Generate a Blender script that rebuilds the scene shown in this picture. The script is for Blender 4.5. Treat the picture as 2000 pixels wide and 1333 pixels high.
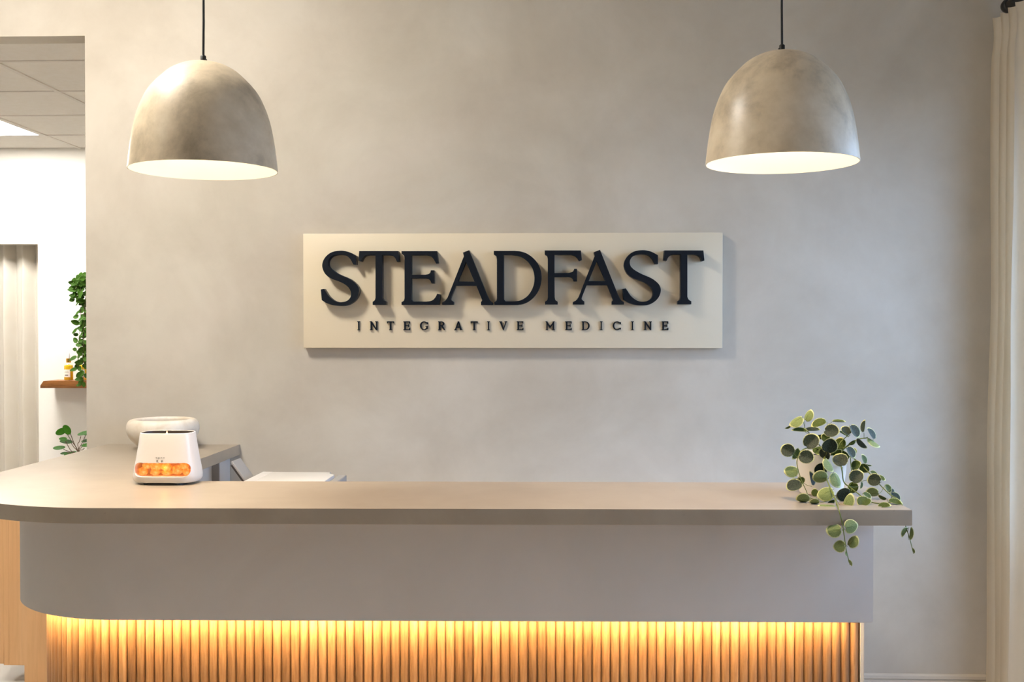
import bpy, bmesh, math, random
from mathutils import Vector, Matrix, noise
random.seed(7)
PI = math.pi
for o in list(bpy.data.objects): bpy.data.objects.remove(o)
scene = bpy.context.scene
COL = scene.collection

# ------------------------------------------------------------------ camera, sky, exposure
F_PX = 2150.0
YAW, PITCH, CZ = math.radians(2.26), math.radians(0.72), 1.513
cam_d = bpy.data.cameras.new('camera')
cam_d.sensor_width = 36.0
cam_d.lens = F_PX / 2000.0 * 36.0
cam_d.clip_start = 0.05
cam = bpy.data.objects.new('camera', cam_d); COL.objects.link(cam)
cam.location = (0, 0, CZ)
cam.rotation_euler = (PI / 2 - PITCH, 0, YAW)
scene.camera = cam

world = bpy.data.worlds.new('sky'); scene.world = world; world.use_nodes = True
bg = world.node_tree.nodes['Background']
bg.inputs[0].default_value = (0.44, 0.64, 1.0, 1)
bg.inputs[1].default_value = 8.0
port = bpy.data.lights.new('window_right_offscreen', 'AREA'); port.shape = 'RECTANGLE'
port.size, port.size_y = 2.1, 1.65
port.cycles.is_portal = True
port_o = bpy.data.objects.new('window_right_offscreen', port); COL.objects.link(port_o)
port_o.location = (2.105, 3.01, 1.61)                       # faces into the room
port_o.rotation_euler = (PI / 2, 0, PI / 2)

vs = scene.view_settings
vs.view_transform = 'Standard'; vs.look = 'None'; vs.gamma = 1.0; vs.use_curve_mapping = False
vs.exposure = 0.15
scene.display_settings.display_device = 'sRGB'
scene.cycles.use_denoising = True
scene.cycles.max_bounces = 6
scene.cycles.diffuse_bounces = 4
scene.cycles.sample_clamp_indirect = 6.0
scene.cycles.caustics_reflective = False
scene.cycles.caustics_refractive = False

CEIL_W, PEND_W, LED_E, HALL_E, SALT_W = 80.0, 36.0, 100.0, 54.0, 0.02   # lamp strengths

# ------------------------------------------------------------------ helpers
_fw = Vector((-math.sin(YAW) * math.cos(PITCH), math.cos(YAW) * math.cos(PITCH), -math.sin(PITCH)))
_rt = Vector((math.cos(YAW), math.sin(YAW), 0)); _up = _rt.cross(_fw)
def ony(px, py, y):
    """point of the photograph on the vertical plane at distance y"""
    d = _fw + _rt * ((px - 1000) / F_PX) - _up * ((py - 666.5) / F_PX)
    return Vector((0, 0, CZ)) + d * (y / d.y)

def link(o, parent=None):
    COL.objects.link(o)
    if parent is not None: o.parent = parent
    return o
def tag(o, label=None, cat=None, group=None, kind=None):
    for k, v in (('label', label), ('category', cat), ('group', group), ('kind', kind)):
        if v: o[k] = v
    return o
def thing(name, loc, label, cat, group=None, rz=0.0):
    o = bpy.data.objects.new(name, None); o.empty_display_size = 0.05
    o.location = loc; o.rotation_euler = (0, 0, rz)
    return tag(link(o), label, cat, group)
def mesh_obj(name, bm, mats, parent=None, smooth=None, loc=None):
    """links a bmesh; vertices are in world space, or local to the parent / loc when given"""
    me = bpy.data.meshes.new(name)
    bmesh.ops.recalc_face_normals(bm, faces=bm.faces)
    bm.to_mesh(me); bm.free()
    for m in (mats if isinstance(mats, (list, tuple)) else [mats]): me.materials.append(m)
    o = bpy.data.objects.new(name, me); link(o, parent)
    if loc is not None: o.location = loc
    if smooth is not None: shade(me, smooth)
    return o
def shade(me, deg=40):
    me.polygons.foreach_set('use_smooth', [True] * len(me.polygons))
    bm = bmesh.new(); bm.from_mesh(me)
    lim = math.radians(deg)
    for e in bm.edges:
        e.smooth = not (len(e.link_faces) == 2 and e.calc_face_angle(0) > lim)
    bm.to_mesh(me); bm.free()
def box(bm, x0, x1, y0, y1, z0, z1, bev=0.0, seg=2):
    r = bmesh.ops.create_cube(bm, size=1.0)
    vv = r['verts']
    for v in vv:
        v.co = Vector(((x0 + x1) / 2 + v.co.x * (x1 - x0), (y0 + y1) / 2 + v.co.y * (y1 - y0), (z0 + z1) / 2 + v.co.z * (z1 - z0)))
    if bev > 0:
        es = {e for v in vv for e in v.link_edges}
        bmesh.ops.bevel(bm, geom=list(es), offset=bev, segments=seg, profile=0.5, affect='EDGES')
    return bm
def boxo(name, x0, x1, y0, y1, z0, z1, mat, parent=None, bev=0.0, seg=2):
    return mesh_obj(name, box(bmesh.new(), x0, x1, y0, y1, z0, z1, bev, seg), mat, parent, smooth=40 if bev else None)
def lathe(bm, prof, n=32, c=(0, 0, 0), close=False):
    """prof: (radius, z) list"""
    rings = []
    for r, z in prof:
        if r < 1e-6: rings.append([bm.verts.new((c[0], c[1], c[2] + z))])
        else: rings.append([bm.verts.new((c[0] + r * math.cos(2 * PI * i / n), c[1] + r * math.sin(2 * PI * i / n), c[2] + z)) for i in range(n)])
    pairs = list(zip(rings, rings[1:])) + ([(rings[-1], rings[0])] if close else [])
    for a, b in pairs:
        for i in range(n):
            j = (i + 1) % n
            if len(a) == 1 and len(b) == 1: continue
            if len(a) == 1: bm.faces.new((a[0], b[i], b[j]))
            elif len(b) == 1: bm.faces.new((a[i], a[j], b[0]))
            else: bm.faces.new((a[i], a[j], b[j], b[i]))
    return bm
def tube(bm, pts, rad, n=7, cap=True):
    pts = [Vector(p) for p in pts]
    rr = rad if isinstance(rad, (list, tuple)) else [rad] * len(pts)
    rings = []; prev = None
    for i, p in enumerate(pts):
        t = (pts[min(i + 1, len(pts) - 1)] - pts[max(i - 1, 0)]).normalized()
        if prev is None:
            a = t.orthogonal().normalized()
        else:
            a = (prev - t * prev.dot(t)).normalized()
        prev = a; b = t.cross(a)
        rings.append([bm.verts.new(p + (a * math.cos(2 * PI * k / n) + b * math.sin(2 * PI * k / n)) * rr[i]) for k in range(n)])
    for A, B in zip(rings, rings[1:]):
        for k in range(n): bm.faces.new((A[k], A[(k + 1) % n], B[(k + 1) % n], B[k]))
    if cap:
        bm.faces.new(rings[0][::-1]); bm.faces.new(rings[-1])
    return bm
def catmull(pts, sub=6):
    P = [Vector(p) for p in pts]
    if len(P) < 3: return P
    Q = [P[0] * 2 - P[1]] + P + [P[-1] * 2 - P[-2]]
    out = []
    for i in range(1, len(Q) - 2):
        for k in range(sub):
            t = k / sub
            a, b, c, d = Q[i - 1], Q[i], Q[i + 1], Q[i + 2]
            out.append(0.5 * ((2 * b) + (c - a) * t + (2 * a - 5 * b + 4 * c - d) * t * t + (3 * b - a - 3 * c + d) * t ** 3))
    out.append(P[-1]); return out
def prism(bm, outline, z0, z1):
    """vertical prism over an (x, y) outline"""
    lo = [bm.verts.new((x, y, z0)) for x, y in outline]; hi = [bm.verts.new((x, y, z1)) for x, y in outline]
    n = len(outline)
    for i in range(n): bm.faces.new((lo[i], lo[(i + 1) % n], hi[(i + 1) % n], hi[i]))
    bm.faces.new(lo[::-1]); bm.faces.new(hi)
    return bm
def eval_mesh(o):
    dg = bpy.context.evaluated_depsgraph_get(); dg.update()
    return bpy.data.meshes.new_from_object(o.evaluated_get(dg))

# ------------------------------------------------------------------ materials
def srgb(r, g, b):
    f = lambda c: (c / 255 / 12.92) if c / 255 <= 0.04045 else ((c / 255 + 0.055) / 1.055) ** 2.4
    return (f(r), f(g), f(b), 1)
def mat(name, col, rough=0.5, metal=0.0, spec=0.5, **kw):
    m = bpy.data.materials.new(name); m.use_nodes = True
    b = m.node_tree.nodes['Principled BSDF']
    b.inputs['Base Color'].default_value = col
    b.inputs['Roughness'].default_value = rough; b.inputs['Metallic'].default_value = metal
    b.inputs['Specular IOR Level'].default_value = spec
    for k, v in kw.items(): b.inputs[k.replace('_', ' ')].default_value = v
    return m
def nodes(m): return m.node_tree.nodes, m.node_tree.links, m.node_tree.nodes['Principled BSDF']
def coords(m, space='Object', scale=(1, 1, 1)):
    n, l, b = nodes(m)
    t = n.new('ShaderNodeTexCoord'); mp = n.new('ShaderNodeMapping')
    mp.inputs['Scale'].default_value = scale
    if space == 'World':
        g = n.new('ShaderNodeNewGeometry'); l.new(g.outputs['Position'], mp.inputs[0])
    else: l.new(t.outputs[space], mp.inputs[0])
    return mp.outputs[0]
def ramp_noise(m, vec, scale, detail, stops, rough=0.5, dist=0.0):
    n, l, b = nodes(m)
    nz = n.new('ShaderNodeTexNoise'); nz.inputs['Scale'].default_value = scale; nz.inputs['Detail'].default_value = detail
    nz.inputs['Roughness'].default_value = rough; nz.inputs['Distortion'].default_value = dist
    l.new(vec, nz.inputs['Vector'])
    cr = n.new('ShaderNodeValToRGB'); l.new(nz.outputs['Fac'], cr.inputs[0])
    e = cr.color_ramp.elements
    while len(e) < len(stops): e.new(0.5)
    for i, (p, c) in enumerate(stops): e[i].position = p; e[i].color = c
    return cr.outputs[0], nz
def bump(m, src, strength, dist=0.01):
    n, l, b = nodes(m)
    bp = n.new('ShaderNodeBump'); bp.inputs['Strength'].default_value = strength; bp.inputs['Distance'].default_value = dist
    l.new(src, bp.inputs['Height']); l.new(bp.outputs[0], b.inputs['Normal'])
def mixc(m, a, b_, fac, mode='MIX'):
    n, l, b = nodes(m)
    x = n.new('ShaderNodeMix'); x.data_type = 'RGBA'; x.blend_type = mode
    for s, v in ((x.inputs[6], a), (x.inputs[7], b_)):
        if isinstance(v, tuple): s.default_value = v
        else: l.new(v, s)
    if isinstance(fac, (int, float)): x.inputs[0].default_value = fac
    else: l.new(fac, x.inputs[0])
    return x.outputs[2]
def mottled(name, stops, scale=1.5, detail=6, rough=0.6, stops2=None, scale2=5.0, bumps=0.0, space='World', nrough=0.55, spec=0.4, sc=(1, 1, 1), dist=0.6):
    m = mat(name, (1, 1, 1, 1), rough, spec=spec); n, l, b = nodes(m)
    v = coords(m, space, sc)
    c, nz = ramp_noise(m, v, scale, detail, stops, nrough, dist)
    if stops2:
        c2, _ = ramp_noise(m, v, scale2, 8, stops2, 0.65, 0.3)
        c = mixc(m, c, c2, 1.0, 'MULTIPLY')
    l.new(c, b.inputs['Base Color'])
    if bumps:
        nb = n.new('ShaderNodeTexNoise'); nb.inputs['Scale'].default_value = scale * 25; nb.inputs['Detail'].default_value = 4
        l.new(v, nb.inputs['Vector']); bump(m, nb.outputs['Fac'], bumps, 0.004)
    return m
def emitter(name, col, s):
    m = bpy.data.materials.new(name); m.use_nodes = True
    b = m.node_tree.nodes['Principled BSDF']
    b.inputs['Base Color'].default_value = (0.8, 0.8, 0.8, 1)
    b.inputs['Emission Color'].default_value = col; b.inputs['Emission Strength'].default_value = s
    return m
def wood(name, c0, c1, c2, along='Z', rough=0.45, scale=9.0, per_object=0.0, fine=0.7):
    m = mat(name, c1, rough, spec=0.35); n, l, b = nodes(m)
    st = {'Z': (1, 1, 0.06), 'X': (0.06, 1, 1), 'Y': (1, 0.06, 1)}[along]
    v = coords(m, 'World', st)
    if per_object:
        oi = n.new('ShaderNodeObjectInfo'); vm = n.new('ShaderNodeVectorMath'); vm.operation = 'ADD'
        mu = n.new('ShaderNodeVectorMath'); mu.operation = 'SCALE'; mu.inputs[0].default_value = (7, 3, 11)
        l.new(oi.outputs['Random'], mu.inputs['Scale']); l.new(v, vm.inputs[0]); l.new(mu.outputs[0], vm.inputs[1]); v = vm.outputs[0]
    c, nz = ramp_noise(m, v, scale, 7, [(0.3, c0), (0.52, c1), (0.75, c2)], 0.65, 1.2)
    c2n, nz2 = ramp_noise(m, v, scale * 14, 4, [(0.36, (0.72, 0.66, 0.6, 1)), (0.55, (1, 1, 1, 1))], 0.6, 0.2)
    c = mixc(m, c, c2n, fine, 'MULTIPLY')
    if per_object:
        hv = n.new('ShaderNodeHueSaturation'); mr = n.new('ShaderNodeMapRange')
        mr.inputs[3].default_value = 1 - per_object; mr.inputs[4].default_value = 1 + per_object
        l.new(oi.outputs['Random'], mr.inputs[0]); l.new(mr.outputs[0], hv.inputs['Value']); l.new(c, hv.inputs['Color']); c = hv.outputs[0]
    l.new(c, b.inputs['Base Color']); bump(m, nz2.outputs['Fac'], 0.15, 0.002)
    return m

M = {}
M['plaster'] = mottled('limewash_plaster', [(0.3, srgb(196, 187, 172)), (0.5, srgb(208, 200, 186)), (0.72, srgb(217, 210, 198))], 1.1, 7, 0.62,
                       [(0.32, (0.90, 0.89, 0.88, 1)), (0.6, (1, 1, 1, 1))], 2.6, 0.05, spec=0.35)
M['white_wall'] = mottled('white_paint', [(0.3, srgb(238, 234, 226)), (0.7, srgb(244, 240, 233))], 2, 3, 0.7)
M['room_wall'] = mottled('warm_white_paint', [(0.3, srgb(214, 212, 208)), (0.7, srgb(220, 218, 214))], 2, 3, 0.7)
M['tile_ceiling'] = mottled('mineral_fibre', [(0.3, srgb(246, 241, 232)), (0.7, srgb(250, 246, 239))], 30, 6, 0.85, [(0.24, (0.82, 0.8, 0.78, 1)), (0.3, (1, 1, 1, 1))], 55, 0.15)
M['tbar'] = mat('white_steel', srgb(240, 235, 226), 0.5)
M['floor'] = mottled('pale_tile', [(0.3, srgb(196, 193, 189)), (0.7, srgb(208, 206, 202))], 3, 5, 0.35)
M['trim'] = mottled('cream_gloss_trim', [(0.3, srgb(206, 196, 180)), (0.7, srgb(212, 203, 188))], 3, 3, 0.35)
M['stone'] = mottled('beige_quartz', [(0.35, srgb(162, 149, 132)), (0.65, srgb(170, 158, 141))], 6, 8, 0.3, [(0.28, (0.86, 0.86, 0.86, 1)), (0.36, (1, 1, 1, 1)), (0.74, (1, 1, 1, 1)), (0.8, (1.0, 1.0, 1.0, 1))], 60, 0.0, spec=0.5)
M['fascia'] = mottled('pale_microcement', [(0.3, srgb(202, 197, 192)), (0.7, srgb(211, 206, 202))], 2.2, 6, 0.6, spec=0.3)
M['reed'] = wood('oak_reeding', srgb(132, 97, 66), srgb(170, 130, 92), srgb(192, 154, 114), 'Z', 0.5, 16, 0.2)
M['reed_gap'] = mat('oak_backer', srgb(150, 114, 80), 0.7)
M['maple'] = wood('maple_veneer', srgb(232, 182, 130), srgb(238, 190, 138), srgb(243, 200, 152), 'Z', 0.45, 5.0, 0.0, 0.2)
M['walnut'] = wood('shelf_walnut', srgb(104, 62, 26), srgb(150, 98, 48), srgb(184, 134, 78), 'X', 0.4, 12)
M['black'] = mat('matt_black', srgb(16, 15, 14), 0.45)
M['cable'] = mat('black_cable', srgb(20, 18, 17), 0.6)
M['sign'] = mat('sign_cream_lacquer', srgb(234, 220, 193), 0.38, spec=0.4)
M['navy'] = mat('navy_satin', srgb(10, 19, 30), 0.42, spec=0.3)
M['shade_in'] = mat('shade_white_enamel', srgb(250, 244, 232), 0.6)
def shade_mat():
    m = mottled('burnished_concrete', [(0.30, srgb(160, 145, 121)), (0.5, srgb(213, 196, 168)), (0.68, srgb(231, 216, 191))], 6.5, 8, 0.3, None, space='Object', spec=0.5, dist=0.12, nrough=0.62)
    n, l, b = nodes(m)
    v = coords(m, 'Object')
    nz = n.new('ShaderNodeTexNoise'); nz.inputs['Scale'].default_value = 60; nz.inputs['Detail'].default_value = 6; l.new(v, nz.inputs['Vector'])
    bump(m, nz.outputs['Fac'], 0.06, 0.004)
    rr = n.new('ShaderNodeMapRange'); rr.inputs[1].default_value = 0.3; rr.inputs[2].default_value = 0.7; rr.inputs[3].default_value = 0.34; rr.inputs[4].default_value = 0.46
    n2 = n.new('ShaderNodeTexNoise'); n2.inputs['Scale'].default_value = 9; n2.inputs['Detail'].default_value = 5; l.new(v, n2.inputs['Vector'])
    l.new(n2.outputs['Fac'], rr.inputs[0]); l.new(rr.outputs[0], b.inputs['Roughness'])
    return m
M['shade'] = shade_mat()
M['bulb'] = emitter('lit_bulb', (1.0, 0.84, 0.62, 1), 58)
M['panel_light'] = emitter('ceiling_panel_glow', (1.0, 0.93, 0.83, 1), CEIL_W)
M['hall_light'] = emitter('hall_panel_glow', (1.0, 0.96, 0.90, 1), HALL_E)
M['led'] = emitter('amber_led', (1.0, 0.66, 0.29, 1), LED_E)
M['white_plastic'] = mat('white_plastic', srgb(240, 237, 233), 0.3)
M['grey_plastic'] = mat('grey_plastic', srgb(168, 166, 164), 0.45)
M['dark_grey'] = mat('dark_grey_plastic', srgb(66, 60, 56), 0.45)
M['ink'] = mat('grey_print', srgb(150, 146, 142), 0.6)
M['alabaster'] = mottled('alabaster', [(0.3, srgb(224, 210, 190)), (0.55, srgb(240, 231, 217)), (0.75, srgb(246, 240, 230))], 14, 5, 0.4, space='World')
M['ceramic'] = mat('white_ceramic', srgb(242, 236, 226), 0.35)
M['soil'] = mat('dark_soil', srgb(40, 30, 22), 0.95)
M['stem'] = mat('green_stem', srgb(104, 118, 44), 0.5)
M['brown_stem'] = mat('brown_stem', srgb(92, 74, 48), 0.6)
M['gold'] = mat('brushed_gold', srgb(214, 166, 74), 0.25, 1.0)
M['label'] = mat('paper_label', srgb(238, 232, 220), 0.7)
M['oil'] = mat('yellow_oil', srgb(250, 205, 20), 0.1, 0, 0.5)
M['glass'] = None
M['frame'] = mat('white_window_frame', srgb(225, 225, 225), 0.4)
def thin_glass(name, tint=(1, 1, 1, 1), refl=0.06):
    m = bpy.data.materials.new(name); m.use_nodes = True; n, l = m.node_tree.nodes, m.node_tree.links
    n.remove(n['Principled BSDF'])
    tr = n.new('ShaderNodeBsdfTransparent'); tr.inputs[0].default_value = tint
    gl = n.new('ShaderNodeBsdfGlossy'); gl.inputs['Roughness'].default_value = 0.02
    mx = n.new('ShaderNodeMixShader'); mx.inputs[0].default_value = refl
    l.new(tr.outputs[0], mx.inputs[1]); l.new(gl.outputs[0], mx.inputs[2]); l.new(mx.outputs[0], n['Material Output'].inputs[0])
    return m
M['pane'] = thin_glass('window_pane', (0.97, 0.98, 0.98, 1), 0.05)
M['glass'] = thin_glass('clear_glass', (0.98, 0.98, 0.96, 1), 0.08)
M['ground'] = mottled('outside_paving', [(0.3, srgb(120, 118, 112)), (0.7, srgb(140, 137, 130))], 2, 4, 0.9)
def salt_mat():
    m = mottled('lit_salt', [(0.3, srgb(240, 108, 40)), (0.5, srgb(252, 150, 62)), (0.7, srgb(255, 190, 120))], 40, 4, 0.4, space='Object')
    n, l, b = nodes(m)
    src = b.inputs['Base Color'].links[0].from_socket
    l.new(src, b.inputs['Emission Color']); b.inputs['Emission Strength'].default_value = 0.6
    return m
M['salt'] = salt_mat()
def fabric(name, c0, c1, trans=0.35):
    m = mat(name, c0, 0.85, spec=0.15); n, l, b = nodes(m)
    v = coords(m, 'World', (1, 1, 1))
    c, nz = ramp_noise(m, v, 4, 5, [(0.3, c0), (0.7, c1)])
    l.new(c, b.inputs['Base Color'])
    wv = n.new('ShaderNodeTexNoise'); wv.inputs['Scale'].default_value = 420; l.new(v, wv.inputs['Vector'])
    bump(m, wv.outputs['Fac'], 0.12, 0.001)
    tr = n.new('ShaderNodeBsdfTranslucent'); l.new(c, tr.inputs[0])
    mx = n.new('ShaderNodeMixShader'); mx.inputs[0].default_value = trans
    out = n['Material Output']
    l.new(b.outputs[0], mx.inputs[1]); l.new(tr.outputs[0], mx.inputs[2]); l.new(mx.outputs[0], out.inputs[0])
    return m
M['linen'] = fabric('cream_linen', srgb(236, 224, 202), srgb(242, 231, 211))
M['sheer'] = fabric('ivory_voile', srgb(240, 232, 218), srgb(246, 240, 229))
def leaf_mat(name, core, core2, rim, rim_at, rough=0.4, vein=None):
    m = mat(name, core, rough, spec=0.2); n, l, b = nodes(m)
    uv = n.new('ShaderNodeUVMap'); uv.uv_map = 'leaf'
    v = uv.outputs[0]
    c, nz = ramp_noise(m, v, 5.5, 5, [(0.35, core), (0.65, core2)], 0.7)
    ln = n.new('ShaderNodeVectorMath'); ln.operation = 'LENGTH'; l.new(v, ln.inputs[0])
    ad = n.new('ShaderNodeMath'); ad.operation = 'MULTIPLY_ADD'; ad.inputs[1].default_value = 0.22; l.new(nz.outputs['Fac'], ad.inputs[0]); l.new(ln.outputs['Value'], ad.inputs[2])
    rp = n.new('ShaderNodeMapRange'); rp.inputs[1].default_value = rim_at + 0.08; rp.inputs[2].default_value = rim_at + 0.16; l.new(ad.outputs[0], rp.inputs[0])
    c = mixc(m, c, rim, rp.outputs[0])
    if vein:
        sx = n.new('ShaderNodeSeparateXYZ'); l.new(v, sx.inputs[0])
        ab = n.new('ShaderNodeMath'); ab.operation = 'ABSOLUTE'; l.new(sx.outputs[0], ab.inputs[0])
        lt = n.new('ShaderNodeMath'); lt.operation = 'LESS_THAN'; lt.inputs[1].default_value = 0.035; l.new(ab.outputs[0], lt.inputs[0])
        lt2 = n.new('ShaderNodeMath'); lt2.operation = 'LESS_THAN'; lt2.inputs[1].default_value = 0.15; l.new(sx.outputs[1], lt2.inputs[0])
        mm = n.new('ShaderNodeMath'); mm.operation = 'MULTIPLY'; l.new(lt.outputs[0], mm.inputs[0]); l.new(lt2.outputs[0], mm.inputs[1])
        c = mixc(m, c, vein, mm.outputs[0])
    l.new(c, b.inputs['Base Color']); bump(m, nz.outputs['Fac'], 0.3, 0.01)
    return m
M['leaf_top'] = leaf_mat('variegated_leaf_top', srgb(20, 30, 27), srgb(66, 80, 66), srgb(206, 210, 150), 0.93)
M['leaf_under'] = leaf_mat('variegated_leaf_under', srgb(108, 128, 78), srgb(136, 152, 100), srgb(216, 220, 164), 0.88, 0.5, srgb(78, 96, 44))
M['leaf_mid'] = leaf_mat('variegated_leaf_green', srgb(46, 64, 20), srgb(82, 100, 40), srgb(212, 214, 150), 0.93, 0.45)
M['ivy'] = leaf_mat('green_ivy', srgb(36, 70, 8), srgb(66, 104, 16), srgb(120, 160, 60), 1.3, 0.6)
M['ivy_under'] = leaf_mat('green_ivy_under', srgb(58, 92, 16), srgb(80, 116, 28), srgb(120, 160, 60), 1.3, 0.6)
M['shrub'] = leaf_mat('deep_green_leaf', srgb(40, 96, 8), srgb(62, 124, 18), srgb(60, 120, 30), 1.3, 0.6)

# ------------------------------------------------------------------ room shell
WY = 4.383                      # plaster wall plane
XL, XR, YB, ZC = -5.2, 1.95, -2.6, 3.45
EX = -1.897                     # end of the plaster wall, opening to the left
HY, HZ = 7.283, 2.715           # hall: far wall and ceiling
struct = lambda o: tag(o, kind='structure')
struct(boxo('floor', XL - 0.1, XR + 0.15, YB - 0.1, HY + 1.0, -0.1, 0.0, M['floor']))
bm = bmesh.new()
box(bm, EX, XR + 0.15, WY, WY + 0.115, 0, ZC)
box(bm, XL, EX, WY, WY + 0.115, 2.689, ZC)
struct(mesh_obj('wall_back', bm, M['plaster']))
struct(boxo('ceiling', XL, XR + 0.15, YB, WY + 0.115, ZC, ZC + 0.1, M['white_wall']))
struct(boxo('wall_left', XL - 0.1, XL, YB, HY, 0, ZC, M['room_wall']))
struct(boxo('wall_front', XL, XR + 0.15, YB - 0.1, YB, 0, ZC, M['room_wall']))
# right wall with the window opening
W0, W1, WZ0, WZ1 = 2.00, 4.02, 0.82, 2.40
bm = bmesh.new()
box(bm, XR, XR + 0.15, YB, W0, 0, ZC); box(bm, XR, XR + 0.15, W1, WY, 0, ZC)
box(bm, XR, XR + 0.15, W0, W1, 0, WZ0); box(bm, XR, XR + 0.15, W0, W1, WZ1, ZC)
struct(mesh_obj('wall_right', bm, M['room_wall']))
win = tag(link(bpy.data.objects.new('window_1', None)), kind='structure'); win.location = (XR + 0.08, (W0 + W1) / 2, WZ0)
ly0, ly1, lz1 = W0 - win.location.y, W1 - win.location.y, WZ1 - WZ0
bm = bmesh.new()
for a in ((ly0, ly0 + 0.05, 0, lz1), (ly1 - 0.05, ly1, 0, lz1), (-0.03, 0.03, 0.05, lz1 - 0.05), (ly0 + 0.05, ly1 - 0.05, 0, 0.05), (ly0 + 0.05, ly1 - 0.05, lz1 - 0.05, lz1)):
    box(bm, -0.03, 0.03, a[0], a[1], a[2], a[3])
mesh_obj('window_frame', bm, M['frame'], win)
boxo('pane', -0.003, 0.003, ly0 + 0.05, -0.03, 0.05, lz1 - 0.05, M['pane'], win)
boxo('pane', -0.003, 0.003, 0.03, ly1 - 0.05, 0.05, lz1 - 0.05, M['pane'], win)
struct(boxo('ground', XR + 0.15, 30, -25, 30, -0.4, -0.3, M['ground']))
# baseboard on the plaster wall
def profile_x(bm, prof, x0, x1):
    a = [bm.verts.new((x0, y, z)) for y, z in prof]; b = [bm.verts.new((x1, y, z)) for y, z in prof]
    n = len(prof)
    for i in range(n): bm.faces.new((a[i], a[(i + 1) % n], b[(i + 1) % n], b[i]))
    bm.faces.new(a[::-1]); bm.faces.new(b); return bm
bp = [(WY, 0), (WY - 0.018, 0), (WY - 0.018, 0.118), (WY - 0.012, 0.121), (WY - 0.012, 0.126), (WY - 0.016, 0.130), (WY - 0.014, 0.141), (WY - 0.006, 0.147), (WY, 0.147)]
struct(mesh_obj('baseboard_back', profile_x(bmesh.new(), bp, EX, XR), M['trim']))
# hall behind the opening
DX, DZ = -3.48, 2.075           # doorway edge and height in the far wall
bm = bmesh.new()
box(bm, DX, EX + 1.2, HY, HY + 0.12, 0, HZ + 0.2); box(bm, XL, DX - 0.95, HY, HY + 0.12, 0, HZ + 0.2); box(bm, DX - 0.95, DX, HY, HY + 0.12, DZ, HZ + 0.2)
struct(mesh_obj('wall_far', bm, M['white_wall']))
struct(boxo('wall_niche', XL, DX + 0.3, HY + 0.75, HY + 0.85, 0, HZ, M['white_wall']))
struct(boxo('niche_blocker_1', DX + 0.2, DX + 0.3, HY + 0.12, HY + 0.75, 0, HZ, M['white_wall']))  # unseen panels added around the niche to keep sky light out
struct(boxo('niche_blocker_2', XL, DX + 0.3, HY + 0.12, HY + 0.75, HZ - 0.1, HZ, M['white_wall']))
struct(boxo('niche_blocker_3', XL - 0.1, XL, HY, HY + 0.85, 0, HZ, M['white_wall']))
struct(boxo('wall_hall', EX + 1.2, EX + 1.3, WY + 0.115, HY + 0.12, 0, HZ + 0.2, M['white_wall']))
# suspended tile ceiling of the hall
tc = tag(link(bpy.data.objects.new('ceiling_hall', None)), kind='structure'); tc.location = (0, WY + 0.115, HZ)
GX, GY = [-0.555 - 0.66 * i for i in range(8)], [4.905 - WY - 0.115 + 0.631 * j for j in range(-1, 6)]
ylim0, ylim1 = 0.0, HY - WY - 0.115
boxo('ceiling_deck', XL, EX + 1.2, ylim0, ylim1, 0.03, 0.08, M['white_wall'], tc)
tile_cache = {}
for i in range(len(GX) - 1):
    for j in range(len(GY) - 1):
        y0, y1 = max(GY[j], ylim0), min(GY[j + 1], ylim1)
        if y1 - y0 < 0.05: continue
        if i == 4 and j == 3: continue          # the light panel sits here
        w, h = GX[i] - GX[i + 1] - 0.006, y1 - y0 - 0.006
        key = (round(w, 3), round(h, 3))
        if key not in tile_cache:
            b_ = box(bmesh.new(), -w / 2, w / 2, -h / 2, h / 2, 0.001, 0.018, 0.003, 1)
            me = bpy.data.meshes.new('ceiling_tile'); b_.to_mesh(me); b_.free(); me.materials.append(M['tile_ceiling']); tile_cache[key] = me
        t = link(bpy.data.objects.new('ceiling_tile', tile_cache[key]), tc); t.location = ((GX[i] + GX[i + 1]) / 2, (y0 + y1) / 2, 0.002)
for x in GX: boxo('grid_rail', x - 0.011, x + 0.011, ylim0, ylim1, -0.003, 0.025, M['tbar'], tc)
for y in GY:
    if ylim0 < y < ylim1: boxo('grid_rail', GX[-1], GX[0], y - 0.011, y + 0.011, -0.002, 0.025, M['tbar'], tc)
hl = thing('ceiling_light', ((GX[4] + GX[5]) / 2, WY + 0.115 + (GY[3] + GY[4]) / 2, HZ), 'square glowing light panel set in the tiled hall ceiling', 'ceiling light')
bm = bmesh.new()
for a in ((-0.318, -0.30, -0.303, 0.303), (0.30, 0.318, -0.303, 0.303), (-0.30, 0.30, -0.303, -0.285), (-0.30, 0.30, 0.285, 0.303)): box(bm, a[0], a[1], a[2], a[3], -0.002, 0.02)
mesh_obj('light_frame', bm, M['tbar'], hl)
boxo('diffuser_panel', -0.30, 0.30, -0.285, 0.285, 0.0, 0.008, M['hall_light'], hl)
# the room's ceiling lamp, above the picture: the shadows of the sign and the highlight on the pendant place it
def panel_light(x, y, z, sx, sy, label, m):
    t = thing('ceiling_light_offscreen', (x, y, z), label, 'ceiling light')
    bm = bmesh.new()
    for a in ((-sx, -sx + 0.02, -sy, sy), (sx - 0.02, sx, -sy, sy), (-sx + 0.02, sx - 0.02, -sy, -sy + 0.02), (-sx + 0.02, sx - 0.02, sy - 0.02, sy)): box(bm, a[0], a[1], a[2], a[3], -0.02, 0.0)
    mesh_obj('light_frame', bm, M['tbar'], t)
    boxo('diffuser_panel_offscreen', -sx + 0.02, sx - 0.02, -sy + 0.02, sy - 0.02, -0.014, 0.0, m, t)
panel_light(-1.9, 2.9, ZC, 0.3, 0.3, 'square ceiling light panel above the left part of the desk', M['panel_light'])

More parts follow.
